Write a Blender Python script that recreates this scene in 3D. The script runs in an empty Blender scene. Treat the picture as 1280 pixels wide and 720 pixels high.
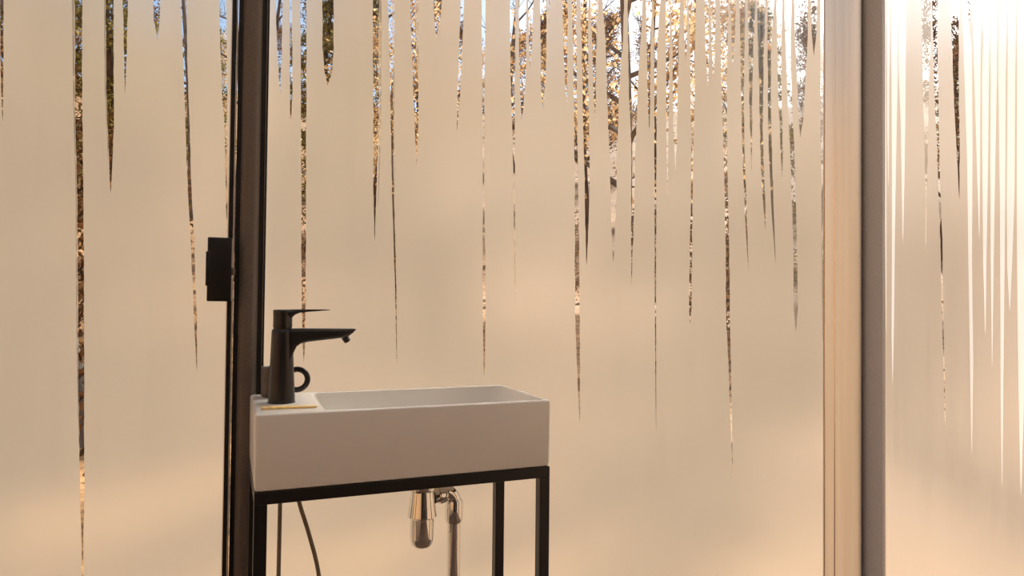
import bpy, bmesh, math, random
from mathutils import Vector, Matrix, noise
from mathutils.geometry import tessellate_polygon

S = bpy.context.scene
COL = S.collection
PI = math.pi

# ------------------------------------------------------------------ camera
cd = bpy.data.cameras.new('camera'); cam = bpy.data.objects.new('camera', cd); COL.objects.link(cam)
cd.sensor_fit = 'HORIZONTAL'; cd.sensor_width = 36.0
FPX = 857.94
cd.lens = FPX * 36.0 / 1280.0
cd.clip_start = 0.02; cd.clip_end = 600
CX = Vector((0.92365512, -0.38308483, 0.01035558))
CUP = Vector((-0.01732995, -0.01475915, 0.99974089))
CF = Vector((0.38283272, 0.92359525, 0.0202712))
CAM = Vector((0, 0, 1.05))
cam.matrix_world = Matrix(((CX.x, CUP.x, -CF.x, CAM.x), (CX.y, CUP.y, -CF.y, CAM.y), (CX.z, CUP.z, -CF.z, CAM.z), (0, 0, 0, 1)))
S.camera = cam

# ------------------------------------------------------------------ light
SUN_AZ, SUN_EL = 51.0, 32.0            # azimuth measured from +Y towards +X
wd = bpy.data.worlds.new('sky'); S.world = wd; wd.use_nodes = True
nt = wd.node_tree; nt.nodes.clear()
sky = nt.nodes.new('ShaderNodeTexSky'); sky.sky_type = 'NISHITA'
sky.sun_disc = False; sky.sun_elevation = math.radians(SUN_EL); sky.sun_rotation = math.radians(SUN_AZ)
sky.air_density = 1.0; sky.dust_density = 1.2; sky.ozone_density = 1.0
bg = nt.nodes.new('ShaderNodeBackground'); bg.inputs[1].default_value = 0.075
ow = nt.nodes.new('ShaderNodeOutputWorld')
nt.links.new(sky.outputs[0], bg.inputs[0]); nt.links.new(bg.outputs[0], ow.inputs[0])
sl = bpy.data.lights.new('sun', 'SUN'); sl.energy = 3.9; sl.angle = math.radians(1.5); sl.color = (1.0, 0.975, 0.94)
so = bpy.data.objects.new('sun', sl); COL.objects.link(so)
sd = Vector((math.sin(math.radians(SUN_AZ)) * math.cos(math.radians(SUN_EL)), math.cos(math.radians(SUN_AZ)) * math.cos(math.radians(SUN_EL)), math.sin(math.radians(SUN_EL))))
so.rotation_euler = sd.to_track_quat('Z', 'Y').to_euler(); so.location = (6, 6, 9)

vs = S.view_settings
vs.view_transform = 'Standard'; vs.look = 'None'; vs.gamma = 1.0; vs.use_curve_mapping = False
vs.exposure = 1.28
S.cycles.max_bounces = 10; S.cycles.transparent_max_bounces = 24
S.cycles.diffuse_bounces = 4; S.cycles.caustics_refractive = True

# ------------------------------------------------------------------ helpers
def link_nodes(nt, a, ao, b, bi): nt.links.new(a.outputs[ao], b.inputs[bi])
def new_mat(name):
    m = bpy.data.materials.new(name); m.use_nodes = True
    return m, m.node_tree, m.node_tree.nodes['Principled BSDF']
def pmat(name, col, rough=0.5, metal=0.0, noise_amt=0.06, scale=40.0, spec=0.5, bump=0.0, coat=0.0, stretch=(1, 1, 1)):
    m, nt, p = new_mat(name)
    tc = nt.nodes.new('ShaderNodeTexCoord'); mp = nt.nodes.new('ShaderNodeMapping')
    mp.inputs['Scale'].default_value = stretch
    n = nt.nodes.new('ShaderNodeTexNoise'); n.inputs['Scale'].default_value = scale; n.inputs['Detail'].default_value = 3
    cr = nt.nodes.new('ShaderNodeValToRGB')
    a = [max(0, c * (1 - noise_amt)) for c in col] + [1]; b = [min(1, c * (1 + noise_amt)) for c in col] + [1]
    cr.color_ramp.elements[0].position = 0.3; cr.color_ramp.elements[1].position = 0.7
    cr.color_ramp.elements[0].color = a; cr.color_ramp.elements[1].color = b
    nt.links.new(tc.outputs['Object'], mp.inputs[0]); nt.links.new(mp.outputs[0], n.inputs['Vector'])
    nt.links.new(n.outputs[0], cr.inputs[0]); nt.links.new(cr.outputs[0], p.inputs['Base Color'])
    p.inputs['Roughness'].default_value = rough; p.inputs['Metallic'].default_value = metal
    p.inputs['Specular IOR Level'].default_value = spec; p.inputs['Coat Weight'].default_value = coat
    if bump:
        bp = nt.nodes.new('ShaderNodeBump'); bp.inputs['Strength'].default_value = bump; bp.inputs['Distance'].default_value = 0.001
        nt.links.new(n.outputs[0], bp.inputs['Height']); nt.links.new(bp.outputs[0], p.inputs['Normal'])
    return m

class MB:
    def __init__(s): s.bm = bmesh.new()
    def box(s, x0, x1, y0, y1, z0, z1, bevel=0.0, seg=2):
        g = bmesh.ops.create_cube(s.bm, size=1.0)['verts']
        for v in g: v.co = Vector((x0 + (v.co.x + .5) * (x1 - x0), y0 + (v.co.y + .5) * (y1 - y0), z0 + (v.co.z + .5) * (z1 - z0)))
        if bevel:
            es = list({e for v in g for e in v.link_edges})
            bmesh.ops.bevel(s.bm, geom=es, offset=bevel, segments=seg, affect='EDGES', profile=0.5)
        return s
    def lathe(s, prof, cx=0, cy=0, cz=0, n=48, axis='Z'):
        rings = []
        for r, h in prof:
            if r < 1e-6:
                rings.append([s.bm.verts.new(s._ax(0, 0, h, cx, cy, cz, axis))]); continue
            rings.append([s.bm.verts.new(s._ax(r * math.cos(2 * PI * i / n), r * math.sin(2 * PI * i / n), h, cx, cy, cz, axis)) for i in range(n)])
        for a, b in zip(rings, rings[1:]):
            for i in range(n):
                j = (i + 1) % n
                if len(a) == 1 and len(b) == 1: continue
                if len(a) == 1: s.bm.faces.new((a[0], b[i], b[j]))
                elif len(b) == 1: s.bm.faces.new((a[i], a[j], b[0]))
                else: s.bm.faces.new((a[i], a[j], b[j], b[i]))
        return s
    def _ax(s, x, y, h, cx, cy, cz, axis):
        if axis == 'Z': return Vector((cx + x, cy + y, cz + h))
        if axis == 'X': return Vector((cx + h, cy + x, cz + y))
        return Vector((cx + x, cy + h, cz + y))
    def tube(s, pts, rad, n=12, cap=True):
        pts = [Vector(p) for p in pts]
        if not hasattr(rad, '__len__'): rad = [rad] * len(pts)
        t0 = (pts[1] - pts[0]).normalized()
        up = Vector((0, 0, 1)) if abs(t0.z) < .9 else Vector((1, 0, 0))
        nrm = t0.cross(up).normalized(); rings = []
        for k, p in enumerate(pts):
            t = (pts[min(k + 1, len(pts) - 1)] - pts[max(k - 1, 0)]).normalized()
            nrm = (nrm - t * nrm.dot(t)).normalized(); bn = t.cross(nrm)
            rings.append([s.bm.verts.new(p + (nrm * math.cos(2 * PI * i / n) + bn * math.sin(2 * PI * i / n)) * rad[k]) for i in range(n)])
        for a, b in zip(rings, rings[1:]):
            for i in range(n):
                j = (i + 1) % n; s.bm.faces.new((a[i], a[j], b[j], b[i]))
        if cap:
            s.bm.faces.new(rings[0][::-1]); s.bm.faces.new(rings[-1])
        return s
    def loft(s, rings, cap=True):
        R = [[s.bm.verts.new(Vector(p)) for p in r] for r in rings]
        n = len(R[0])
        for a, b in zip(R, R[1:]):
            for i in range(n):
                j = (i + 1) % n; s.bm.faces.new((a[i], a[j], b[j], b[i]))
        if cap:
            s.bm.faces.new(R[0][::-1]); s.bm.faces.new(R[-1])
        return s
    def build(s, name, mat, parent=None, smooth=True, angle=35):
        bmesh.ops.recalc_face_normals(s.bm, faces=s.bm.faces[:])
        me = bpy.data.meshes.new(name); s.bm.to_mesh(me); s.bm.free()
        mats = mat if isinstance(mat, (list, tuple)) else [mat]
        for m in mats: me.materials.append(m)
        if smooth:
            me.shade_smooth()
            try: me.set_sharp_from_angle(angle=math.radians(angle))
            except Exception: pass
        o = bpy.data.objects.new(name, me); COL.objects.link(o)
        if parent:
            o.parent = parent; o.matrix_parent_inverse = Matrix.Translation(-parent.location)
        return o

def empty(name, loc):
    o = bpy.data.objects.new(name, None); COL.objects.link(o); o.location = loc; o.empty_display_size = .05
    return o
def tag(o, label=None, cat=None, group=None, kind=None):
    if label: o['label'] = label
    if cat: o['category'] = cat
    if group: o['group'] = group
    if kind: o['kind'] = kind
    return o
def rrect(x0, x1, y0, y1, r, n=5):
    """rounded rectangle outline, counter-clockwise"""
    out = []
    for cx, cy, a0 in ((x1 - r, y1 - r, 0), (x0 + r, y1 - r, 90), (x0 + r, y0 + r, 180), (x1 - r, y0 + r, 270)):
        for k in range(n + 1):
            a = math.radians(a0 + 90 * k / n); out.append((cx + r * math.cos(a), cy + r * math.sin(a)))
    return out
def ray(px, py): return CF + CX * ((px - 640) / FPX) - CUP * ((py - 360) / FPX)
def on_back(px, py, Y):
    d = ray(px, py); p = CAM + d * (Y / d.y); return p.x, p.z
def on_right(px, py, X):
    d = ray(px, py); p = CAM + d * (X / d.x); return p.y, p.z

# ------------------------------------------------------------------ materials
M = {}
M['black'] = pmat('black_powder_coat', (0.012, 0.009, 0.008), .38, noise_amt=.2, scale=300, bump=.15)
M['tap'] = pmat('matt_black_tap', (0.011, 0.0075, 0.006), .36, metal=.0, noise_amt=.15, scale=400, bump=.05)
M['post'] = pmat('dark_bronze_post', (0.145, 0.112, 0.088), .5, metal=.0, noise_amt=.25, scale=700, bump=.3)
M['frame_grey'] = pmat('grey_anodised_frame', (0.56, 0.55, 0.56), .55, metal=.2, noise_amt=.15, scale=500, bump=.2)
M['gasket'] = pmat('black_gasket', (0.006, 0.004, 0.003), .6, scale=100)
M['alu'] = pmat('pale_seal', (0.45, 0.40, 0.34), .4, scale=100)
M['gloss'] = pmat('polished_profile', (0.84, 0.77, 0.70), .24, metal=1.0, noise_amt=.05, scale=60, bump=.15, stretch=(1, 1, .02))
M['ceramic'] = pmat('white_glazed_ceramic', (0.80, 0.76, 0.69), .22, noise_amt=.01, scale=10, spec=.22)
M['chrome'] = pmat('chrome', (0.80, 0.78, 0.75), .05, metal=1.0, noise_amt=.02)
M['mug'] = pmat('dark_stoneware', (0.075, 0.055, 0.043), .45, noise_amt=.3, scale=120)
M['mug_handle'] = pmat('black_glaze', (0.012, 0.010, 0.010), .3)
M['yellow'] = pmat('yellow_strip', (0.86, 0.60, 0.24), .6, noise_amt=.15, scale=120)
M['hose'] = pmat('grey_brown_hose', (0.20, 0.15, 0.105), .45, noise_amt=.3, scale=900)
M['wood_floor'] = pmat('oiled_plank_floor', (0.15, 0.09, 0.055), .5, noise_amt=.35, scale=6, stretch=(1, 12, 1))
M['wood_wall'] = pmat('stained_plank_wall', (0.045, 0.03, 0.021), .6, noise_amt=.35, scale=6, stretch=(10, 1, 1))
M['ceil'] = pmat('pale_ceiling_board', (0.78, 0.74, 0.69), .7, noise_amt=.1, scale=8)
_m, _nt, _p = new_mat('unseen_daylight_ceiling')  # unseen ceiling made translucent to let added daylight down onto the basin ledge
_nt.nodes.remove(_p)
_n = _nt.nodes.new('ShaderNodeTexNoise'); _n.inputs['Scale'].default_value = 6
_r = _nt.nodes.new('ShaderNodeValToRGB'); _r.color_ramp.elements[0].color = (.70, .68, .65, 1); _r.color_ramp.elements[1].color = (.78, .76, .73, 1)
_d = _nt.nodes.new('ShaderNodeBsdfDiffuse'); _t = _nt.nodes.new('ShaderNodeBsdfTranslucent'); _x = _nt.nodes.new('ShaderNodeMixShader'); _x.inputs[0].default_value = .55
for _q in (_d, _t): _nt.links.new(_r.outputs[0], _q.inputs[0])
_nt.links.new(_n.outputs[0], _r.inputs[0]); _nt.links.new(_d.outputs[0], _x.inputs[1]); _nt.links.new(_t.outputs[0], _x.inputs[2])
_nt.links.new(_x.outputs[0], _nt.nodes['Material Output'].inputs[0])
M['ceil'] = _m
M['bark'] = pmat('bark', (0.11, 0.067, 0.038), .9, noise_amt=.6, scale=9, bump=.8, stretch=(1, 1, .25))
M['bark_grey'] = pmat('grey_bark', (0.20, 0.17, 0.14), .9, noise_amt=.5, scale=9, bump=.8, stretch=(1, 1, .25))

def leaf_mat(name, c1, c2, trans=.5):
    m = bpy.data.materials.new(name); m.use_nodes = True; nt = m.node_tree; nt.nodes.clear()
    g = nt.nodes.new('ShaderNodeNewGeometry'); n = nt.nodes.new('ShaderNodeValToRGB')
    n.color_ramp.elements[0].color = (*c1, 1); n.color_ramp.elements[1].color = (*c2, 1)
    nt.links.new(g.outputs['Random Per Island'], n.inputs[0])
    d = nt.nodes.new('ShaderNodeBsdfDiffuse'); t = nt.nodes.new('ShaderNodeBsdfTranslucent'); mx = nt.nodes.new('ShaderNodeMixShader')
    mx.inputs[0].default_value = trans; o = nt.nodes.new('ShaderNodeOutputMaterial')
    nt.links.new(n.outputs[0], d.inputs[0]); nt.links.new(n.outputs[0], t.inputs[0])
    nt.links.new(d.outputs[0], mx.inputs[1]); nt.links.new(t.outputs[0], mx.inputs[2]); nt.links.new(mx.outputs[0], o.inputs[0])
    return m
M['leaf_gold'] = leaf_mat('golden_leaves', (.50, .28, .12), (.95, .72, .40))
M['leaf_olive'] = leaf_mat('olive_leaves', (.12, .10, .025), (.42, .34, .10), .35)
M['leaf_brown'] = leaf_mat('brown_leaves', (.07, .035, .018), (.40, .21, .09), .35)

# ground of the wood: leaf litter, pale grass and dark soil
def ground_mat():
    m, nt, p = new_mat('leaf_litter'); p.inputs['Roughness'].default_value = .9
    tc = nt.nodes.new('ShaderNodeTexCoord')
    n1 = nt.nodes.new('ShaderNodeTexNoise'); n1.inputs['Scale'].default_value = 9; n1.inputs['Detail'].default_value = 8; n1.inputs['Roughness'].default_value = .75
    n2 = nt.nodes.new('ShaderNodeTexNoise'); n2.inputs['Scale'].default_value = .35; n2.inputs['Detail'].default_value = 3
    c1 = nt.nodes.new('ShaderNodeValToRGB'); e = c1.color_ramp.elements
    e[0].position = .36; e[0].color = (.10, .055, .028, 1); e[1].position = .68; e[1].color = (.90, .60, .31, 1)
    k = c1.color_ramp.elements.new(.5); k.color = (.62, .33, .13, 1)
    c2 = nt.nodes.new('ShaderNodeValToRGB'); e = c2.color_ramp.elements
    e[0].position = .40; e[0].color = (.70, .60, .45, 1); e[1].position = .6; e[1].color = (1, .92, .8, 1)
    mx = nt.nodes.new('ShaderNodeMix'); mx.data_type = 'RGBA'; mx.blend_type = 'MULTIPLY'; mx.inputs[0].default_value = 1
    for n in (n1, n2): nt.links.new(tc.outputs['Object'], n.inputs['Vector'])
    nt.links.new(n1.outputs[0], c1.inputs[0]); nt.links.new(n2.outputs[0], c2.inputs[0])
    nt.links.new(c1.outputs[0], mx.inputs[6]); nt.links.new(c2.outputs[0], mx.inputs[7]); nt.links.new(mx.outputs[2], p.inputs['Base Color'])
    return m
M['ground'] = ground_mat()

def glass_mat():
    m = bpy.data.materials.new('clear_pane_glass'); m.use_nodes = True; nt = m.node_tree; nt.nodes.clear()
    t = nt.nodes.new('ShaderNodeBsdfTransparent'); t.inputs[0].default_value = (.97, .98, .97, 1)
    g = nt.nodes.new('ShaderNodeBsdfGlossy'); g.inputs['Roughness'].default_value = .02
    f = nt.nodes.new('ShaderNodeFresnel'); f.inputs[0].default_value = 1.45
    mx = nt.nodes.new('ShaderNodeMixShader'); o = nt.nodes.new('ShaderNodeOutputMaterial')
    mu = nt.nodes.new('ShaderNodeMath'); mu.operation = 'MULTIPLY'; mu.inputs[1].default_value = .5
    nt.links.new(f.outputs[0], mu.inputs[0]); nt.links.new(mu.outputs[0], mx.inputs[0])
    nt.links.new(t.outputs[0], mx.inputs[1]); nt.links.new(g.outputs[0], mx.inputs[2]); nt.links.new(mx.outputs[0], o.inputs[0])
    return m
M['glass'] = glass_mat()

def fog_mat(name, thin=0.0, streak=.15, refr=.30, rough=.62, tcol=(.91, .775, .59), rcol=(.92, .92, .95)):
    """condensation on the inside of the pane: light scatters through it; run-down streaks make it thicker and thinner"""
    m = bpy.data.materials.new(name); m.use_nodes = True; nt = m.node_tree; nt.nodes.clear()
    N = nt.nodes.new; L = nt.links.new
    tc = N('ShaderNodeTexCoord'); mp = N('ShaderNodeMapping'); mp.inputs['Scale'].default_value = (1, 1, .035)
    L(tc.outputs['Object'], mp.inputs[0])
    n = N('ShaderNodeTexNoise'); n.inputs['Scale'].default_value = 42; n.inputs['Detail'].default_value = 4; n.inputs['Roughness'].default_value = .65
    L(mp.outputs[0], n.inputs['Vector'])
    mr = N('ShaderNodeMapRange'); mr.inputs[1].default_value = .42; mr.inputs[2].default_value = .72
    mr.inputs[3].default_value = refr; mr.inputs[4].default_value = min(1, refr + streak); L(n.outputs[0], mr.inputs[0])
    tr = N('ShaderNodeBsdfTranslucent'); tr.inputs[0].default_value = (*tcol, 1)
    rf = N('ShaderNodeBsdfRefraction'); rf.inputs['Color'].default_value = (*rcol, 1)
    rf.inputs['Roughness'].default_value = rough; rf.inputs['IOR'].default_value = 1.25
    df = N('ShaderNodeBsdfDiffuse'); df.inputs[0].default_value = (.75, .68, .60, 1)
    m1 = N('ShaderNodeMixShader'); L(mr.outputs[0], m1.inputs[0]); L(tr.outputs[0], m1.inputs[1]); L(rf.outputs[0], m1.inputs[2])
    m2 = N('ShaderNodeMixShader'); m2.inputs[0].default_value = .15; L(m1.outputs[0], m2.inputs[1]); L(df.outputs[0], m2.inputs[2])
    o = N('ShaderNodeOutputMaterial'); last = m2
    if thin:
        tp = N('ShaderNodeBsdfTransparent'); m3 = N('ShaderNodeMixShader'); m3.inputs[0].default_value = thin
        L(m2.outputs[0], m3.inputs[1]); L(tp.outputs[0], m3.inputs[2]); last = m3
    L(last.outputs[0], o.inputs[0])
    return m
M['fog'] = fog_mat('fogged_condensation', streak=.03, refr=.50, rough=.43)
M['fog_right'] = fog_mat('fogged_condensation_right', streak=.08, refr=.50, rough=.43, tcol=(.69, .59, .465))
M['fog_thin'] = fog_mat('thin_condensation', thin=.5, streak=.05, refr=.42, rough=.5)
M['fog_streak'] = fog_mat('streaked_condensation', streak=.1, refr=.42, rough=.40, tcol=(1, .97, .93), rcol=(1, .97, .93))
for nd in M['fog_streak'].node_tree.nodes:
    if nd.type == 'BSDF_DIFFUSE': nd.inputs[0].default_value = (.95, .92, .88, 1)
    if nd.type == 'MIX_SHADER' and not nd.inputs[0].is_linked: nd.inputs[0].default_value = .02

# ------------------------------------------------------------------ the room
ZT = 2.42
YB, XR, XL, YR = 1.385, 1.60, -.80, -1.35     # inner planes: back glass, right glass, left glass, rear wall
T = .03
struct = lambda o: tag(o, kind='structure')
struct(MB().box(XL - T, XR + T, YR - T, YB + T, -.10, 0).build('floor', M['wood_floor'], smooth=False))
struct(MB().box(XL - T, XR + T, YR - T, YB + T, ZT, ZT + .03).build('ceiling', M['ceil'], smooth=False))
struct(MB().box(XL - T, XR + T, YR - T, YR, 0, ZT).build('wall_rear', M['wood_wall'], smooth=False))

# drips wiped clear by running water: (rows of [y, left, right] on the photo), fog density class
DL = [  # left door pane
 [(0, 0, 4.5), (80, 0.5, 4.2), (152, 3, 3.6)],
 [(0, 93.5, 103), (60, 94, 102.5), (150, 94, 103), (240, 96.5, 104), (330, 97, 105), (400, 97.5, 105), (480, 98, 105.3), (560, 99.3, 105.2), (630, 100.3, 105.5), (665, 101.5, 104.5), (730, 102.6, 104.2)],
 [(0, 132, 142), (60, 132.5, 142), (120, 133, 142.3), (170, 135, 142), (210, 136.6, 140.2), (242, 138, 138.4)],
 [(0, 153.5, 160), (40, 154.5, 159), (80, 155.3, 157.8), (118, 156, 156.4)],
 [(0, 191, 200), (25, 192.5, 199.5), (50, 196, 197)],
 [(0, 226, 233), (75, 229, 234), (130, 231, 236), (180, 232.5, 237.5), (240, 235, 239.5), (300, 238.5, 243), (350, 240.5, 244), (400, 242.5, 246), (465, 246, 246.5)],
 [(0, 274.5, 283), (60, 275.5, 283.5), (125, 278, 284), (150, 280.5, 284), (240, 282, 284.2), (300, 283.5, 284)],
]
DB = [
 [(0, 344.5, 353.5), (50, 346, 352.5), (85, 348, 351.5), (118, 350, 350.4)],
 [(0, 362.4, 364.4), (80, 362.2, 365.6), (120, 362.6, 365.4), (165, 363, 363.4)],
 [(0, 375.5, 383), (100, 376, 383), (240, 376.6, 382.3), (300, 376.6, 382.3), (385, 377.3, 382), (420, 378, 381.5), (455, 379.5, 380)],
 [(0, 403, 417), (60, 403.2, 417), (88, 405.5, 415.5), (107, 409, 409.5)],
 [(0, 466, 473.6), (60, 466.3, 473.4), (120, 466.8, 473.6), (180, 466.8, 472.5), (240, 466.8, 470.5), (302, 468, 468.4)],
 [(0, 485.3, 489.5), (70, 486.8, 490.6), (160, 488.6, 491.8), (240, 490, 492.5), (350, 493.4, 495.2), (455, 496, 496.4)],
 [(0, 513, 519), (60, 514.6, 520.2), (100, 516, 523), (160, 518.6, 523), (207, 520.2, 520.6)],
 [(0, 542, 552.5), (22, 542.5, 551), (47, 545, 545.4)],
 [(0, 576.2, 580), (60, 574, 578), (120, 571.8, 575), (165, 571, 571.3)],
 [(0, 602, 607), (50, 602.2, 606.6), (100, 602.7, 605.7), (240, 603.4, 605.4), (345, 603.4, 607), (400, 603.6, 607), (470, 604.6, 606)],
 [(0, 637.2, 644), (80, 638, 644), (130, 639.2, 643), (180, 641, 643.8), (280, 642.3, 644), (380, 644, 644.4)],
 [(0, 648.5, 658), (60, 649, 657.6), (100, 650, 657), (135, 651, 654), (150, 651.8, 652.1)],
 [(0, 660.2, 667), (50, 661.3, 665.2), (85, 662.4, 662.8)],
 [(0, 675, 683), (60, 676, 683), (100, 676.3, 682), (137, 678, 678.5)],
 [(0, 702.6, 710), (60, 704.4, 709), (100, 706, 709), (130, 708.5, 708.9)],
 [(0, 714.6, 720.4), (60, 716.4, 720.8), (120, 717.4, 721), (240, 718.6, 722.8), (300, 718.6, 723.8), (350, 718.8, 724.4), (390, 719, 724.6), (440, 720.6, 725), (528, 724.4, 725)],
 [(0, 725, 736), (60, 727.4, 735), (130, 728.4, 735.4), (200, 730.3, 736.8), (240, 731, 736.8), (280, 731.6, 735.6), (332, 733, 733.4)],
 [(0, 738, 745.6), (70, 740.6, 745.2), (110, 741.6, 744.6), (150, 744, 744.4)],
 [(0, 753, 780), (50, 757, 779), (80, 758, 776), (120, 758.6, 773.5), (150, 759.8, 772.8), (200, 762.4, 770.8), (240, 763, 770.8), (280, 764.3, 769), (328, 766.6, 767)],
 [(0, 784.4, 803), (50, 785.2, 801), (90, 785.6, 798), (125, 786.8, 796.6), (160, 788.6, 795.6), (200, 789.4, 794), (280, 788.8, 792), (358, 789, 789.4)],
 [(0, 807.4, 815), (60, 808.4, 813.4), (120, 809.6, 812.6), (165, 811.6, 812)],
 [(0, 817, 825.6), (50, 817.4, 822), (100, 817.8, 820.8), (240, 818.2, 820.3), (380, 818.4, 820), (540, 820, 820.4)],
 [(0, 832, 837.6), (60, 832.6, 837), (150, 832.8, 835.8), (200, 833.4, 835.2), (245, 834.2, 834.6)],
 [(0, 838.6, 850), (60, 840.4, 848), (130, 841.2, 846.8), (180, 842.4, 846), (215, 843.8, 844.2)],
 [(0, 854.6, 859), (45, 855.6, 858.6), (80, 857, 857.4)],
 [(0, 860.6, 870), (50, 862, 868.6), (110, 863.6, 868.2), (200, 864, 866.6), (260, 863.4, 865.6), (350, 861.6, 864.6), (385, 861.2, 864.2), (405, 862.4, 862.7)],
 [(0, 880.6, 886), (60, 882, 886), (110, 884.6, 885)],
 [(0, 888, 894.4), (50, 889.6, 893.8), (100, 891.6, 892)],
 [(0, 899.6, 910.6), (60, 900.8, 909.8), (98, 901.6, 908.6), (150, 903.2, 908.2), (200, 905, 909), (300, 907, 911), (370, 907.5, 912.5), (400, 908, 912.4), (480, 911.5, 914), (600, 915.6, 916.2)],
 [(0, 912.4, 920), (40, 914.2, 918.8), (80, 915.6, 916)],
 [(0, 924.4, 931.6), (60, 925.4, 930.8), (120, 926.4, 929.6), (180, 927.8, 930.4), (260, 930.6, 933.2), (340, 935.4, 935.8)],
 [(0, 934.4, 944.4), (60, 935.8, 941.6), (130, 936.8, 940.4), (215, 939.2, 939.6)],
 [(0, 946, 956.6), (60, 947.4, 955), (110, 949, 954), (160, 949.8, 953.4), (220, 951.8, 955.2), (255, 954.2, 957), (288, 956.6, 957)],
 [(0, 959, 968), (60, 959.6, 963.8), (130, 959.8, 963.6), (200, 961.2, 965.2), (260, 964.4, 967.2), (330, 969.2, 969.6)],
 [(0, 970.4, 978), (60, 971.6, 976.6), (130, 973.4, 977.4), (190, 975.8, 978.4), (232, 977.6, 978)],
 [(0, 980.4, 989.6), (60, 982, 988), (130, 985, 990.2), (200, 988, 993.4), (250, 989.8, 994.8), (310, 991.8, 996.4), (385, 992.4, 997.4), (415, 994.6, 995)],
 [(0, 992.6, 1010), (50, 993.6, 1009.6), (100, 996.2, 1006.6), (150, 998.4, 1004), (172, 1000, 1000.4)],
 [(0, 1013, 1022), (40, 1014.6, 1020.6), (70, 1017, 1017.4)],
 [(0, 1026, 1029.6), (80, 1025.4, 1029.2), (180, 1025.6, 1028.8), (225, 1026.8, 1028.6), (430, 1028.3, 1028.8)],
]
DR = [
 [(0, 1165, 1172), (60, 1166.5, 1171.6), (110, 1168, 1173), (180, 1171, 1174), (240, 1172.8, 1175.4), (300, 1175.4, 1178), (380, 1177, 1179), (450, 1179, 1180.4), (548, 1181.8, 1182.2)],
 [(0, 1187.4, 1198.5), (60, 1190.2, 1198.4), (120, 1192.4, 1198.6), (170, 1194.6, 1199.4), (250, 1199, 1199.4)],
 [(0, 1209.6, 1213), (30, 1211.6, 1212)],
 [(0, 1226, 1229.6), (40, 1227.6, 1228)],
]
# half-cleared tracks, still lightly misted
TL = [[(0, 90, 93), (120, 91.4, 93.6), (240, 94.4, 96.2), (360, 95, 96.6), (470, 96.2, 97.6), (560, 98.6, 99)],
      [(0, 130, 131.6), (110, 130.8, 132.6), (200, 135, 135.8)]]
TB = [[(0, 474.2, 477), (130, 474.4, 476.4), (200, 473.6, 475), (260, 472.4, 472.7)],
      [(0, 490.2, 493.4), (70, 491, 492.6), (160, 492.2, 493.4), (240, 493.2, 493.6)],
      [(0, 519.6, 523.6), (60, 520.6, 523), (90, 523.4, 523.7)],
      [(0, 684.6, 688), (30, 686, 686.4)],
      [(0, 746.2, 748), (60, 746, 746.3)],
      [(0, 605.4, 605.8), (1, 605.4, 605.8)]]
TB = TB[:5]
TR = [[(0, 1152, 1163.6), (60, 1153, 1163), (120, 1154, 1160.6), (200, 1156, 1159.6), (310, 1157, 1157.4)]]

# milky streaks of thinner mist on the right pane
SR = [[(0, 1104.6, 1107), (200, 1105.4, 1108), (420, 1107.6, 1108)],
      [(0, 1109, 1112), (150, 1109, 1111.4), (235, 1110.4, 1110.8)],
      [(0, 1114, 1122), (100, 1114.5, 1122), (200, 1115, 1120), (300, 1115, 1118.5), (420, 1114.6, 1117.2), (482, 1115.6, 1116)],
      [(0, 1122.8, 1133), (90, 1123.4, 1132), (150, 1126, 1131.5), (220, 1127, 1130.6), (305, 1128.4, 1128.8)],
      [(0, 1202.5, 1208.8), (28, 1203.5, 1210.4), (60, 1204.5, 1215), (200, 1209, 1215.5), (330, 1210.5, 1215), (450, 1212.5, 1216.5), (570, 1214.5, 1215)],
      [(0, 1213.8, 1225), (30, 1216, 1226), (100, 1218, 1225.5), (200, 1221, 1225), (300, 1224, 1224.4)],
      [(0, 1230.4, 1236), (38, 1229.5, 1237.2), (100, 1227.5, 1236), (200, 1228, 1235), (330, 1229, 1233), (420, 1231.5, 1232)],
      [(0, 1237.5, 1247), (100, 1238.5, 1246), (200, 1238, 1244), (330, 1238.5, 1242), (460, 1240, 1240.4)],
      [(0, 1248.5, 1259), (100, 1248, 1257), (250, 1250, 1256.5), (400, 1250.6, 1255), (500, 1251, 1254), (610, 1252.4, 1252.8)],
      [(0, 1260.5, 1270), (100, 1259.5, 1269), (250, 1258.5, 1268), (330, 1259, 1265), (390, 1262, 1262.4)],
      [(0, 1271.5, 1283), (250, 1271, 1284), (400, 1272, 1282), (500, 1273.5, 1280), (620, 1276, 1276.5)],
      [(0, 1286, 1306), (300, 1288, 1302), (500, 1296, 1296.6)]]

def wall_chain(rows, proj, seed, rough=1.0):
    rnd = random.Random(seed); L = []; R_ = []
    ext = rows[0]
    rows2 = [(-14.0, ext[1], ext[2])] + list(rows)
    for (ya, la, ra), (yb, lb, rb) in zip(rows2, rows2[1:]):
        n = max(1, int((yb - ya) / 9))
        for k in range(n):
            t = k / n; y = ya + (yb - ya) * t; l = la + (lb - la) * t; r = ra + (rb - ra) * t
            j = min(.35, (r - l) * .12) * rough
            L.append(proj(l + rnd.uniform(-j, j), y)); R_.append(proj(r + rnd.uniform(-j, j), y))
    y, l, r = rows[-1]
    tip = proj((l + r) / 2, y)
    L = [(L[0][0], ZT)] + L; R_ = [(R_[0][0], ZT)] + R_
    return L, R_, tip

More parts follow.
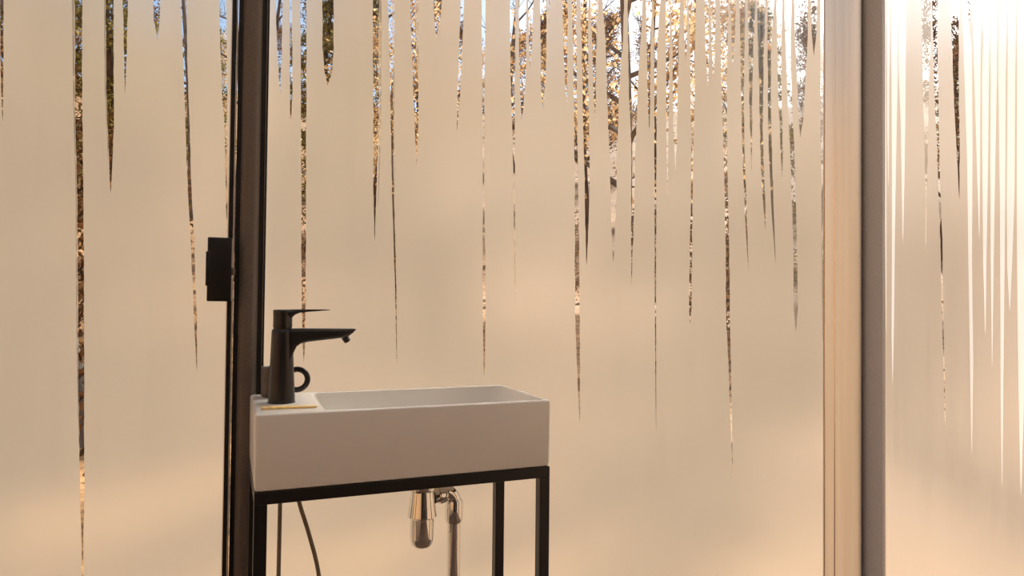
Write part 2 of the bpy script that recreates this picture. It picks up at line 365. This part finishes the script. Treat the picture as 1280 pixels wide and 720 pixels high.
def film(s0, s1, drips, thins, proj, to3d, name, mats, parent, streaks=()):
    """fog layer on one pane with the drips left open; thin tracks are faces of the second material"""
    bm = bmesh.new(); items = []
    for i, d in enumerate(drips): items.append(('d', wall_chain(d, proj, i + 1)))
    for i, d in enumerate(thins): items.append(('t', wall_chain(d, proj, i + 77)))
    for i, d in enumerate(streaks): items.append(('s', wall_chain(d, proj, i + 177, .15)))
    up = [(s0, 0.0), (s1, 0.0), (s1, ZT)]
    items.sort(key=lambda it: it[1][0][0][0], reverse=(s1 > s0))
    for kind, (L, R_, tip) in items:
        first, second = (R_, L) if proj is not None and (R_[0][0] - L[0][0]) * (s1 - s0) > 0 else (L, R_)
        up += first + [tip] + second[::-1]
    up += [(s0, ZT)]
    def face(pts, mi):
        vs = [Vector((a, b, 0)) for a, b in pts]
        tri = tessellate_polygon([vs]); bv = [bm.verts.new(to3d(a, b)) for a, b in pts]
        for t in tri:
            try: f = bm.faces.new([bv[k] for k in t]); f.material_index = mi
            except ValueError: pass
    face(up, 0)
    for kind, (L, R_, tip) in items:
        if kind != 'd': face(L + [tip] + R_[::-1], 1 if kind == 't' else 2)
    me = bpy.data.meshes.new(name); bm.to_mesh(me); bm.free()
    for m in mats: me.materials.append(m)
    o = bpy.data.objects.new(name, me); COL.objects.link(o); o.parent = parent
    o.matrix_parent_inverse = Matrix.Translation(-parent.location)
    return o

# left glass door in the back plane
door = struct(empty('door_1', (-.5, YB, 0)))
MB().box(XL, .0005, YB, YB + .008, .004, ZT - .004).build('glass_pane', M['glass'], door, smooth=False)
film(XL, .0005, DL, TL, lambda px, py: on_back(px, py, YB - .0006), lambda s, z: Vector((s, YB - .0006, z)), 'fog_film', [M['fog'], M['fog_thin']], door)
MB().box(-.0003, .0072, YB - .009, YB + .001, .002, ZT - .002, .001).build('edge_seal', M['gasket'], door, smooth=False)
MB().box(.0074, .0098, YB - .012, YB + .001, .002, ZT - .002, .0006).build('edge_strip', M['alu'], door, smooth=False)
tag(door.children[-1], 'pale narrow strip along the door edge')
lt = MB()
lt.box(-.0345, .0072, 1.350, 1.3745, 1.0455, 1.1615, .0022, 3)
lt = lt.build('latch', M['black'], door, angle=30)
MB().box(-.0370, -.0300, 1.3485, 1.3755, 1.0735, 1.1355, .0012, 2).build('latch_cover', M['black'], lt, angle=30)
MB().box(.0050, .0125, 1.352, 1.372, 1.094, 1.106, .001, 2).build('latch_bolt', M['post'], lt, angle=30)
MB().box(.0060, .0086, 1.3492, 1.352, 1.1075, 1.1600, .0003).build('latch_plate', M['alu'], lt, smooth=False)
MB().box(.0060, .0086, 1.3492, 1.352, 1.0470, 1.0925, .0003).build('latch_plate', M['alu'], lt, smooth=False)

# post between door and fixed glass
post = struct(empty('trim_1', (.039, YB, 0)))
prof = []
x0, x1 = .0170, .0550
for k in range(13):
    a = k / 12; x = x0 + (x1 - x0) * a
    prof.append((x, 1.372 + .010 * abs(2 * a - 1) ** 3.0))
prof += [(x1, YB + .002), (x0, YB + .002)]
MB().loft([[(x, y, 0) for x, y in prof], [(x, y, ZT) for x, y in prof]]).build('post_profile', M['post'], post, angle=50)
MB().box(.0112, .0655, 1.3790, YB + .0015, 0, ZT, .001).build('gasket', M['gasket'], post, smooth=False)
MB().box(.0608, .0622, 1.3765, 1.3795, 0, ZT, .0003).build('seal_lip', M['post'], post, smooth=False)

# fixed glass behind the basin
w2 = struct(empty('window_1', (.8, YB, 0)))
XE = 1.4835
MB().box(.0655, XE + .02, YB, YB + .008, .004, ZT - .004).build('glass_pane', M['glass'], w2, smooth=False)
film(.0655, XE, DB, TB, lambda px, py: on_back(px, py, YB - .0006), lambda s, z: Vector((s, YB - .0006, z)), 'fog_film', [M['fog'], M['fog_thin']], w2)

# corner: polished profile on the back wall, black gap, grey frame on the right wall
corner = struct(empty('trim_2', (1.54, YB, 0)))
gx = [(1.4835, 1.3830), (1.4845, 1.3815), (1.5085, 1.3760), (1.5100, 1.3775), (1.5118, 1.3770), (1.5133, 1.3750),
      (1.5400, 1.3685), (1.5410, 1.3692), (1.5640, 1.3620), (1.5868, 1.3560), (1.5890, 1.3580), (1.5890, YB + .002)]
pr = [(XE, YB + .002)] + gx
MB().loft([[(x, y, 0) for x, y in pr], [(x, y, ZT) for x, y in pr]]).build('polished_profile', M['gloss'], corner, angle=30)
MB().box(1.5890, 1.6005, 1.368, YB + .002, 0, ZT).build('gasket', M['gasket'], corner, smooth=False)
MB().box(1.6005, 1.6115, 1.3015, YB + .002, 0, ZT, .0015).build('grey_frame', M['frame_grey'], corner, smooth=False)
w3 = struct(empty('window_2', (XR, .3, 0)))
MB().box(XR + .010, XR + .018, YR, 1.3015, .004, ZT - .004).build('glass_pane', M['glass'], w3, smooth=False)
film(1.3013, YR, DR, TR, lambda px, py: on_right(px, py, XR + .0094), lambda s, z: Vector((XR + .0094, s, z)), 'fog_film', [M['fog_right'], M['fog_thin'], M['fog_streak']], w3, SR)
w4 = struct(empty('window_3', (XL, .3, 0)))
MB().box(XL - .018, XL - .010, YR, YB, .004, ZT - .004).build('glass_pane', M['glass'], w4, smooth=False)
film(YR, YB, [], [], None, lambda s, z: Vector((XL - .0094, s, z)), 'fog_film', [M['fog_thin'], M['fog_thin']], w4)
struct(MB().box(XL - .09, XL, YB - .0, YB + .09, 0, ZT, .001).build('trim_3', M['frame_grey'], smooth=False))

# ------------------------------------------------------------------ basin stand
BX0, BX1, BY0, BY1, BZ = .0420, .5455, 1.1245, 1.3661, .8731
BH = .12; ZS = BZ - BH                       # top of the stand
st = tag(empty('basin_stand', ((BX0 + BX1) / 2, (BY0 + BY1) / 2, 0)), 'black square-tube metal stand carrying the white washbasin', 'stand')
q = .0195; gx0, gx1, gy0, gy1 = BX0 + .001, BX1 - .001, BY0 + .001, BY1 - .004
for x in (gx0, gx1 - q):
    for y in (gy0, gy1 - q):
        MB().box(x, x + q, y, y + q, .004, ZS - q, .0012).build('leg', M['black'], st, smooth=False)
        MB().box(x + .001, x + q - .001, y + .001, y + q - .001, 0, .004).build('foot_pad', M['gasket'], st, smooth=False)
for y in (gy0, gy1 - q):
    MB().box(gx0, gx1, y, y + q, ZS - q, ZS, .0012).build('long_rail', M['black'], st, smooth=False)
for x in (gx0, gx1 - q):
    MB().box(x, x + q, gy0 + q, gy1 - q, ZS - q, ZS, .0012).build('short_rail', M['black'], st, smooth=False)

# ------------------------------------------------------------------ basin: block with a sloped bowl and a tap ledge on the left
bs = tag(empty('washbasin', ((BX0 + BX1) / 2, (BY0 + BY1) / 2, ZS)), 'white rectangular ceramic washbasin on black metal stand', 'washbasin')
DX = .338
bz = lambda z: BZ + z
n = 6
outer = lambda ins, r: rrect(BX0 + ins, BX1 - ins, BY0 + ins, BY1 - ins, r, n)
def inner(x0, x1, y0, y1, r): return rrect(x0, x1, y0, y1, r, n)
rings = []
def add(pts, z): rings.append([(x, y, z) for x, y in pts])
cyb = (BY0 + BY1) / 2
add(inner(DX - .03, DX + .03, cyb - .03, cyb + .03, .029), ZS + .004)
add(outer(.020, .006), ZS + .0015)
add(outer(.006, .006), ZS)
add(outer(.0022, .0065), ZS + .002)
add(outer(.0008, .0065), ZS + .008)
add(outer(0, .006), BZ - .006)
add(outer(.0007, .0055), BZ - .0022)
add(outer(.0022, .005), BZ - .0006)
add(outer(.0040, .0045), BZ)
add(inner(.1480, BX1 - .0085, BY0 + .0085, BY1 - .0085, .011), BZ)
add(inner(.1500, BX1 - .0100, BY0 + .0102, BY1 - .0102, .012), BZ - .0012)
add(inner(.1520, BX1 - .0120, BY0 + .0110, BY1 - .0110, .012), BZ - .005)
add(inner(.1650, BX1 - .0420, BY0 + .0160, BY1 - .0160, .018), BZ - .062)
add(inner(.1760, BX1 - .0600, BY0 + .0260, BY1 - .0260, .022), BZ - .078)
add(inner(.2100, BX1 - .1150, BY0 + .0400, BY1 - .0400, .030), BZ - .084)
add(inner(DX - .026, DX + .026, cyb - .026, cyb + .026, .0259), BZ - .088)
MB().loft(rings).build('basin_body', M['ceramic'], bs, angle=28)
MB().lathe([(0, BZ - .0815), (.017, BZ - .082), (.0225, BZ - .0845), (.024, BZ - .0875), (.020, BZ - .0885), (0, BZ - .0885)], DX, cyb).build('drain_cover', M['chrome'], bs)

# ------------------------------------------------------------------ tap
FX, FY = .0905, 1.2454
tp = tag(empty('basin_tap', (FX, FY, BZ)), 'matt black single-lever tap on the left ledge of the washbasin', 'tap')
body = MB()
sec = [(0, .0216, .0216), (.002, .0222, .0222), (.010, .0219, .0219), (.05, .0200, .0205), (.085, .0188, .0196), (.105, .0180, .019), (.118, .0176, .0185), (.1240, .0172, .018), (.1262, .015, .016)]
R = []
for z, a, b in sec:
    R.append([(FX - .001 + (-.0005 + z * -.004) + a * math.copysign(abs(math.cos(t)) ** .88, math.cos(t)), FY + b * math.copysign(abs(math.sin(t)) ** .88, math.sin(t)), BZ + z) for t in [2 * PI * k / 40 for k in range(40)]])
body.loft(R)
body.build('tap_body', M['tap'], tp, angle=60)
# spout: a flat blade leaving the body, underside flowing in with a fillet
sp = MB(); R = []
SL = [  # x from the axis, top z, bottom z, half width
 (.000, .1262, .060, .0150), (.010, .1268, .070, .0168), (.0165, .1270, .0860, .0170), (.021, .1271, .0960, .0168), (.028, .1271, .1012, .0164), (.040, .1270, .1040, .0160),
 (.060, .1268, .1062, .0156), (.080, .1266, .1082, .0152), (.098, .1264, .1104, .0146), (.110, .1262, .1135, .0140), (.117, .1261, .1190, .0130), (.1215, .1259, .1245, .0120)]
for x, zt, zb, hw in SL:
    h = zt - zb; zc = (zt + zb) / 2; r = min(h * .48, hw * .6, .006)
    R.append([(FX + x, FY + u, BZ + v) for u, v in rrect(-hw, hw, zb, zt, r, 4)])
sp.loft(R).build('spout', M['tap'], tp, angle=50)
MB().tube([(FX + .1035, FY, BZ + .1120), (FX + .1090, FY, BZ + .1040)], .0062, 20).tube([(FX + .1085, FY, BZ + .1045), (FX + .1096, FY, BZ + .1028)], .0052, 20).build('aerator', M['tap'], tp)
# lever: neck cartridge and long flat blade
lv = MB(); R = []
for z, a in ((.1255, .0155), (.128, .0150), (.1300, .0160), (.137, .0158), (.146, .0158), (.1530, .0160), (.1578, .0162), (.1592, .0150)):
    R.append([(FX - .0015 + a * math.cos(t), FY + a * math.sin(t), BZ + z) for t in [2 * PI * k / 32 for k in range(32)]])
lv.loft(R); R = []
for x, zt, zb, hw in ((-.010, .1595, .150, .0130), (.004, .1597, .1480, .0150), (.012, .1600, .1450, .0145), (.018, .1601, .1510, .0138), (.026, .1602, .1545, .0125), (.040, .1602, .1560, .0105), (.056, .1602, .1572, .0090), (.070, .1601, .1584, .0078), (.077, .1598, .1590, .0066)):
    h = zt - zb; R.append([(FX + x, FY + u, BZ + v) for u, v in rrect(-hw, hw, zb, zt, h * .42, 3)])
lv.loft(R)
lv.build('lever', M['tap'], tp, angle=50)
# low ring where the tap meets the ledge
MB().lathe([(.0, .0), (.0232, .0), (.0234, .0012), (.0226, .002), (0, .002)], FX - .0015, FY, BZ).build('base_ring', M['black'], tp)

# ------------------------------------------------------------------ cup behind the tap
mx_, my_ = .0872, 1.3290
mg = tag(empty('cup', (mx_, my_, BZ)), 'small dark brown cup with round black handle behind the tap', 'cup')
MB().lathe([(r_ * .875, h_) for r_, h_ in [(0, .0), (.0290, .0), (.0305, .0012), (.0318, .004), (.0325, .012), (.0328, .050), (.0326, .0528), (.0316, .0540), (.0306, .0528), (.0302, .050), (.0300, .008), (.028, .0045), (0, .004)]], mx_, my_, BZ, 56).build('cup_body', M['mug'], mg, angle=60)
hm = MB(); R = []
hc = (mx_ + .0345, BZ + .0292)
for k in range(27):
    a = math.radians(-118 + 236 * k / 26)
    ca, sa = math.cos(a), math.sin(a)
    ri, ro = .0138, .0240
    R.append([(hc[0] + rr * ca, my_ + yy, hc[1] + rr * sa) for yy, rr in rrect(-.0042, .0042, ri, ro, .0030, 3)])
hm.loft(R).build('cup_handle', M['mug_handle'], mg, angle=60)
tag(mg.children[-1], 'black ring handle')

# pale yellow strip on the ledge in front of the tap
ys = MB(); R = []
for k in range(9):
    t = k / 8; x = .0535 + .086 * t; y = 1.1745 + .002 * math.sin(t * 5); w = .0085 * (1 - abs(2 * t - 1) ** 6 * .45); h = .0034 + .0006 * math.sin(t * 4 + 1)
    R.append([(x, y + u, BZ + .0001 + v) for u, v in rrect(-w, w, 0, h, h * .35, 2)])
o = ys.loft(R).build('yellow_strip', M['yellow'], angle=60)
tag(o, 'thin yellow strip lying on the washbasin ledge before the tap', 'strip')

# ------------------------------------------------------------------ bottle trap
TY = 1.2450; TX = .3405
tr = tag(empty('bottle_trap', (TX, TY, .6)), 'shiny chrome bottle trap under the washbasin', 'trap')
MB().lathe([(.0160, BZ - .13), (.0160, .700), (.0195, .7000), (.0215, .6985), (.0222, .690), (.0262, .658), (.0270, .6540), (.0270, .6525), (.0258, .6510), (.0215, .6508)], TX, TY, 0, 56).build('trap_body', M['chrome'], tr, angle=30)
MB().lathe([(.0215, .6508), (.0218, .640), (.0217, .615), (.0212, .607), (.0190, .6000), (.0150, .5955), (.008, .5933), (0, .5928)], TX, TY, 0, 56).build('trap_bottle', M['chrome'], tr, angle=60)
MB().lathe([(.0162, .7005), (.0235, .7005), (.0240, .7035), (.0240, .716), (.0220, .7185), (.0162, .7185)], TX, TY, 0, 40).build('coupling_nut', M['chrome'], tr, angle=30)
# outlet: short arm, nut, elbow, collar and long tail pipe to the floor
EX, EY = .4075, 1.262
pts = [(TX + .018, TY + .003, .6865), (TX + .040, TY + .010, .6880)]
MB().tube([(TX + .019, TY + .004, .6840), (TX + .034, TY + .010, .6850)], [.0150, .0150], 28).tube([(TX + .034, TY + .010, .6850), (TX + .0345, TY + .010, .6850), (TX + .0430, TY + .013, .6860)], [.0180, .0185, .0178], 28).build('outlet_nut', M['chrome'], tr, angle=40)
P = [(TX + .040, TY + .012, .6865)]
for k in range(13):
    a = math.radians(90 * k / 12)
    P.append((EX - .020 + .020 * math.sin(a), EY - .0015 * (1 - k / 12), .6865 - .020 + .022 * math.cos(a)))
MB().tube(P, .0128, 24).build('elbow_pipe', M['chrome'], tr, angle=60)
MB().lathe([(.0128, .672), (.0150, .672), (.0168, .668), (.0168, .633), (.0150, .6285), (.0130, .6275)], EX, EY, 0, 36).build('collar', M['chrome'], tr, angle=35)
MB().tube([(EX, EY, .640), (EX + .001, EY + .001, .50), (EX + .003, EY + .002, .30), (EX + .004, EY + .003, .0)], .0124, 28).build('tail_pipe', M['chrome'], tr, angle=60)

# ------------------------------------------------------------------ supply hoses
def hose(pts, lab):
    P = []
    pts = [Vector(p) for p in pts]
    for i in range(len(pts) - 1):
        p0, p1, p2, p3 = pts[max(i - 1, 0)], pts[i], pts[i + 1], pts[min(i + 2, len(pts) - 1)]
        for k in range(8):
            t = k / 8
            P.append(.5 * ((2 * p1) + (p2 - p0) * t + (2 * p0 - 5 * p1 + 4 * p2 - p3) * t * t + (3 * p1 - p0 - 3 * p2 + p3) * t ** 3))
    P.append(pts[-1])
    o = MB().tube(P, .0036, 12).build('supply_hose', M['hose'], angle=60)
    return tag(o, lab, 'hose')
hose([(.0905, 1.262, ZS - .0003), (.0910, 1.264, .70), (.0905, 1.265, .55), (.0900, 1.265, .30), (.090, 1.27, .02), (.090, 1.30, .0037)], 'brown-grey water hose hanging straight down beside the left stand leg')
hose([(.1085, 1.245, ZS - .0003), (.1215, 1.245, .6975), (.1390, 1.245, .640), (.1560, 1.245, .570), (.170, 1.247, .45), (.165, 1.25, .25), (.150, 1.26, .02), (.15, 1.30, .0037)], 'brown-grey water hose curving to the right under the washbasin')

# ------------------------------------------------------------------ outside: sloping wood
def gh(x, y):
    r = math.hypot(x - .2, y)
    base = -.18 + max(0, r - 5) ** 1.25 * .085 if r < 60 else 0
    base = -.18 + (max(0, min(r, 90) - 7) ** 1.25) * .105
    return base + (noise.noise(Vector((x * .12, y * .12, 0))) * .8 + noise.noise(Vector((x * .5, y * .5, 3))) * .12) * min(1, max(0, (r - 3) / 6))
bm = bmesh.new(); NR, NA = 60, 120; grid = []
for i in range(NR + 1):
    r = 0.0 if i == 0 else .6 * (95 / .6) ** (i / NR)
    row = []
    for j in range(NA):
        a = 2 * PI * j / NA; x, y = .2 + r * math.cos(a), r * math.sin(a); row.append(bm.verts.new((x, y, gh(x, y))))
    grid.append(row)
for i in range(NR):
    for j in range(NA):
        k = (j + 1) % NA
        try: bm.faces.new((grid[i][j], grid[i + 1][j], grid[i + 1][k], grid[i][k]))
        except ValueError: pass
bmesh.ops.remove_doubles(bm, verts=bm.verts[:], dist=.0005)
g = MB(); g.bm.free(); g.bm = bm
struct(g.build('ground', M['ground'], angle=180))

def leaf(bm, p, s, rnd):
    d = Vector((rnd.gauss(0, 1), rnd.gauss(0, 1), rnd.gauss(0, 1))).normalized()
    e = d.cross(Vector((rnd.gauss(0, 1), rnd.gauss(0, 1), rnd.gauss(0, 1)))).normalized(); nn = d.cross(e)
    a = bm.verts.new(p - d * s); b = bm.verts.new(p + e * s * .5 + nn * s * .18); c = bm.verts.new(p + d * s); f = bm.verts.new(p - e * s * .5 + nn * s * .18)
    bm.faces.new((a, b, c)); bm.faces.new((a, c, f))

def make_tree(name, h, r0, seed, kind, bark, leafm=None, nleaf=0, crown=(.3, 1.0), spread=.35, leafsize=.05):
    rnd = random.Random(seed)
    root = empty(name, (0, 0, 0))
    tips = []
    tm, bmx = MB(), MB()
    P, Rr = [], []
    wob = [rnd.uniform(-.5, .5) for _ in range(4)]
    def axis(t): return Vector((h * .03 * math.sin(t * 4 + wob[0]) + wob[1] * .06 * h * t, h * .03 * math.sin(t * 3 + wob[2]) + wob[3] * .06 * h * t, h * t))
    o0 = axis(0)
    for k in range(13):
        t = k / 12; P.append(axis(t) - o0 + Vector((0, 0, -.3 if k == 0 else 0))); Rr.append(max(.008, r0 * (1 - t) ** .8 * (1 + .5 * max(0, .06 - t) / .06)))
    tm.tube(P, Rr, 9); tm.build('trunk', bark, root)
    def branch(p, d, L, r, depth):
        pts = [p]; rr = [r]; q = p.copy(); dd = d.copy(); nseg = 5
        for k in range(nseg):
            dd = (dd + Vector((rnd.gauss(0, .17), rnd.gauss(0, .17), rnd.gauss(.04, .14)))).normalized()
            q = q + dd * L / nseg; pts.append(q.copy()); rr.append(r * (1 - .8 * (k + 1) / nseg))
            tips.append(q.copy())
            if depth < 2 and k > 0:
                for _ in range(2 if depth == 0 else 1):
                    nd = (dd + Vector((rnd.gauss(0, .6), rnd.gauss(0, .6), rnd.gauss(.1, .45)))).normalized()
                    branch(q, nd, L * rnd.uniform(.35, .55), rr[-1] * .6, depth + 1)
        bmx.tube(pts, rr, 4 if depth else 5, cap=False)
    nb = 16 if kind != 'conifer' else 46
    for k in range(nb):
        t = crown[0] + (crown[1] - crown[0]) * (k + rnd.random()) / nb * .97
        a = k * 2.4 + rnd.uniform(-.4, .4); p = axis(t) - o0
        if kind == 'conifer':
            L = h * spread * (1.05 - t) + .15; d = Vector((math.cos(a), math.sin(a), -.12)).normalized(); rb = r0 * .16
            pts = [p + d * L * u / 4 + Vector((0, 0, -.05 * L * (u / 4) ** 2)) for u in range(5)]
            bmx.tube(pts, [rb * (1 - .8 * u / 4) for u in range(5)], 4, cap=False)
            for u in range(26): tips.append(p + d * L * rnd.random() ** .7 + Vector((rnd.gauss(0, .12), rnd.gauss(0, .12), rnd.gauss(-.05, .08))) * L)
        else:
            el = rnd.uniform(.25, .8)
            branch(p, Vector((math.cos(a), math.sin(a), el)).normalized(), h * spread * (1.15 - t * .7) * rnd.uniform(.7, 1), r0 * (1 - t) * .45 + .012, 0)
    bmx.build('branches', bark, root)
    if leafm:
        bm = bmesh.new()
        for _ in range(nleaf):
            p = rnd.choice(tips) + Vector((rnd.gauss(0, 1), rnd.gauss(0, 1), rnd.gauss(0, 1))) * (.18 if kind != 'conifer' else .1)
            leaf(bm, p, leafsize * rnd.uniform(.6, 1.3), rnd)
        f = MB(); f.bm.free(); f.bm = bm
        f.build('foliage', leafm, root, smooth=False)
    return root
def copy_tree(root):
    r = root.copy(); COL.objects.link(r)
    for ch in root.children:
        c = ch.copy(); COL.objects.link(c); c.parent = r
    return r
used = set()
placed = []
def put(proto, az, dist, s=1.0, rot=0.0, label='', cat='tree', group=None):
    o = proto if proto.name not in used else copy_tree(proto)
    used.add(o.name); used.add(proto.name)
    R = max(math.hypot(v.co.x, v.co.y) for ch in proto.children for v in ch.data.vertices) * s
    best = None
    for m in (1, 1.06, .94, 1.12, .88, 1.2, .82, 1.3, .76, 1.4, 1.5, 1.65, .7, 1.8):      # step along the slope until the crown stands free
        x, y = math.sin(math.radians(az)) * dist * m, math.cos(math.radians(az)) * dist * m
        if math.hypot(x, y) - R < 3.2 and m < 1: continue
        ov = sum(max(0, R + r2 - math.hypot(x - x2, y - y2)) for x2, y2, r2 in placed)
        if best is None or ov < best[0] - 1e-6: best = (ov, x, y)
        if ov <= 0: break
    ov, x, y = best; placed.append((x, y, R))
    o.location = (x, y, gh(x, y)); o.scale = (s, s, s); o.rotation_euler = (0, 0, rot)
    return tag(o, label, cat, group)

bare = [make_tree('bare_tree', 11, .16, 5, 'bare', M['bark'], None, 0, (.25, 1), .19),
        make_tree('bare_tree', 12, .13, 9, 'bare', M['bark_grey'], None, 0, (.3, 1), .17),
        make_tree('bare_tree', 9, .11, 21, 'bare', M['bark'], M['leaf_brown'], 6500, (.2, 1), .20, .06)]
gold = make_tree('golden_tree', 7.5, .11, 31, 'leafy', M['bark_grey'], M['leaf_gold'], 9000, (.22, 1), .25, .045)
con = make_tree('evergreen_tree', 10, .15, 41, 'conifer', M['bark'], M['leaf_olive'], 14000, (.12, 1), .19, .06)
bush = make_tree('brown_bush', 2.6, .035, 51, 'leafy', M['bark'], M['leaf_brown'], 5000, (.06, 1), .32, .035)

put(gold, 31.5, 9.0, 1.0, 0, 'golden-leaved tree seen through the widest clear drips in mid-pane')
put(gold, 41.0, 19.0, .9, 2.0, 'smaller golden-leaved tree beyond the evergreen on the slope')
put(con, 43.5, 14.0, .62, 0, 'olive-green conifer seen through the drips near the corner post')
put(con, -7.0, 15.0, .9, 1.4, 'dark green conifer seen through the long clear drip in the door')
put(con, 8.0, 20.0, .9, 2.6, 'dark green conifer beyond the drips above the tap')
put(gold, 13.0, 13.0, .8, 3.1, 'golden-leaved tree seen through drips above the washbasin')
rnd = random.Random(4)
B = 'bare woodland trees'
for az, ds, sc, k, lab in (
    (-18.5, 9, .9, 0, 'bare tree behind the left edge of the fogged door'),
    (-14.5, 15, 1, 2, 'brown-leaved tree behind the middle of the fogged door'),
    (-9.5, 10.5, 1, 1, 'grey bare tree behind the second-longest clear drip in the door'),
    (-2.6, 19, 1, 1, 'slim grey tree beyond the short drips at the door top'),
    (.4, 12, .9, 1, 'grey bare tree seen through the drip beside the door latch'),
    (4.0, 16, 1, 0, 'dark bare tree right behind the dark bronze post'),
    (10.2, 10.5, .9, 0, 'dark bare tree behind the sharp dark drip above the washbasin'),
    (12.6, 22, 1, 0, 'far bare tree behind the drips above the tap spout'),
    (16.2, 17, 1, 2, 'brown-leaved tree behind the fine drip that reaches the washbasin rim'),
    (19.5, 24, 1, 1, 'far grey tree on the slope above the washbasin'),
    (22.3, 15, .9, 1, 'grey bare tree beyond the cluster of short drips in mid-pane'),
    (26.0, 15, 1, 2, 'brown-leaved tree left of the golden tree in the drips'),
    (29.3, 8.5, .8, 0, 'dark bare trunk just left of the near golden tree'),
    (30.2, 21, 1, 2, 'brown-leaved tree far behind the near golden tree'),
    (35.0, 13, 1, 0, 'dark bare trunk right of the near golden tree'),
    (37.2, 24, 1, 1, 'far grey tree in the bright sky gap between drips'),
    (46.5, 23, .8, 2, 'brown-leaved tree behind the polished corner profile'),
    (50.0, 28, .8, 1, 'far grey tree behind the grey corner frame'),
    (54.3, 20, .7, 2, 'brown-leaved tree seen through the drips in the right pane'),
    (56.9, 12, .5, 0, 'short dark tree behind the thin long drip in the right pane')):
    put(bare[k], az, ds, sc, rnd.uniform(0, 6), lab, 'tree', B)
for az, ds, sc, lab in (
    (-16.2, 8, 1, 'brown-leaved bush outside, low behind the left part of the door'),
    (-11.8, 6.6, .8, 'brown bush seen low through the long clear drip in the door'),
    (-5.3, 11, .8, 'brown bush outside behind the door, left of the latch'),
    (2.6, 9.5, .7, 'brown bush outside behind the bronze post'),
    (8.0, 9, .7, 'brown bush outside behind the tap'),
    (14.2, 8.5, .6, 'brown bush outside above the left half of the washbasin'),
    (26.2, 10, .6, 'brown bush beyond the long clear drip right of the washbasin'),
    (33.4, 13, .7, 'brown bush at the foot of the near golden tree'),
    (38.4, 9, .7, 'brown bush outside, right of the mid-pane drips'),
    (48.5, 9.5, .7, 'brown bush outside behind the polished corner profile'),
    (59.5, 8, .7, 'brown bush outside behind the right pane')):
    put(bush, az, ds, sc, rnd.uniform(0, 6), lab, 'bush', 'brown bushes')
# the dense far wood on the slope: nothing tells these apart in the photo
far = 'distant woodland tree on the rising slope, far behind the fogged glass'
k = 0
for az, ds, sc, p in ((-22, 24, 1, 2), (-16, 27, 1, 3), (-13.5, 21, .9, 4), (-10, 30, 1.1, 2), (-6, 26, 1, 2), (-2.8, 29, 1.1, 3), (-1, 24, .9, 4), (3.5, 27, 1, 2), (6.5, 31, 1.1, 2), (10.5, 29, 1.1, 3),
                      (15, 30, 1, 2), (19, 33, 1.1, 4), (22.6, 27, 1, 2), (26, 30, 1.1, 3), (30, 34, 1.1, 2), (33.5, 29, 1, 2), (37.6, 36, .9, 0), (41.5, 34, 1, 3), (46, 31, .8, 2), (51, 36, .7, 2), (55, 31, .6, 3), (59, 36, .7, 2)):
    put((bare[0], bare[1], bare[2], con, gold)[p], az, ds, sc, rnd.uniform(0, 6), far, 'tree', 'distant woodland trees')
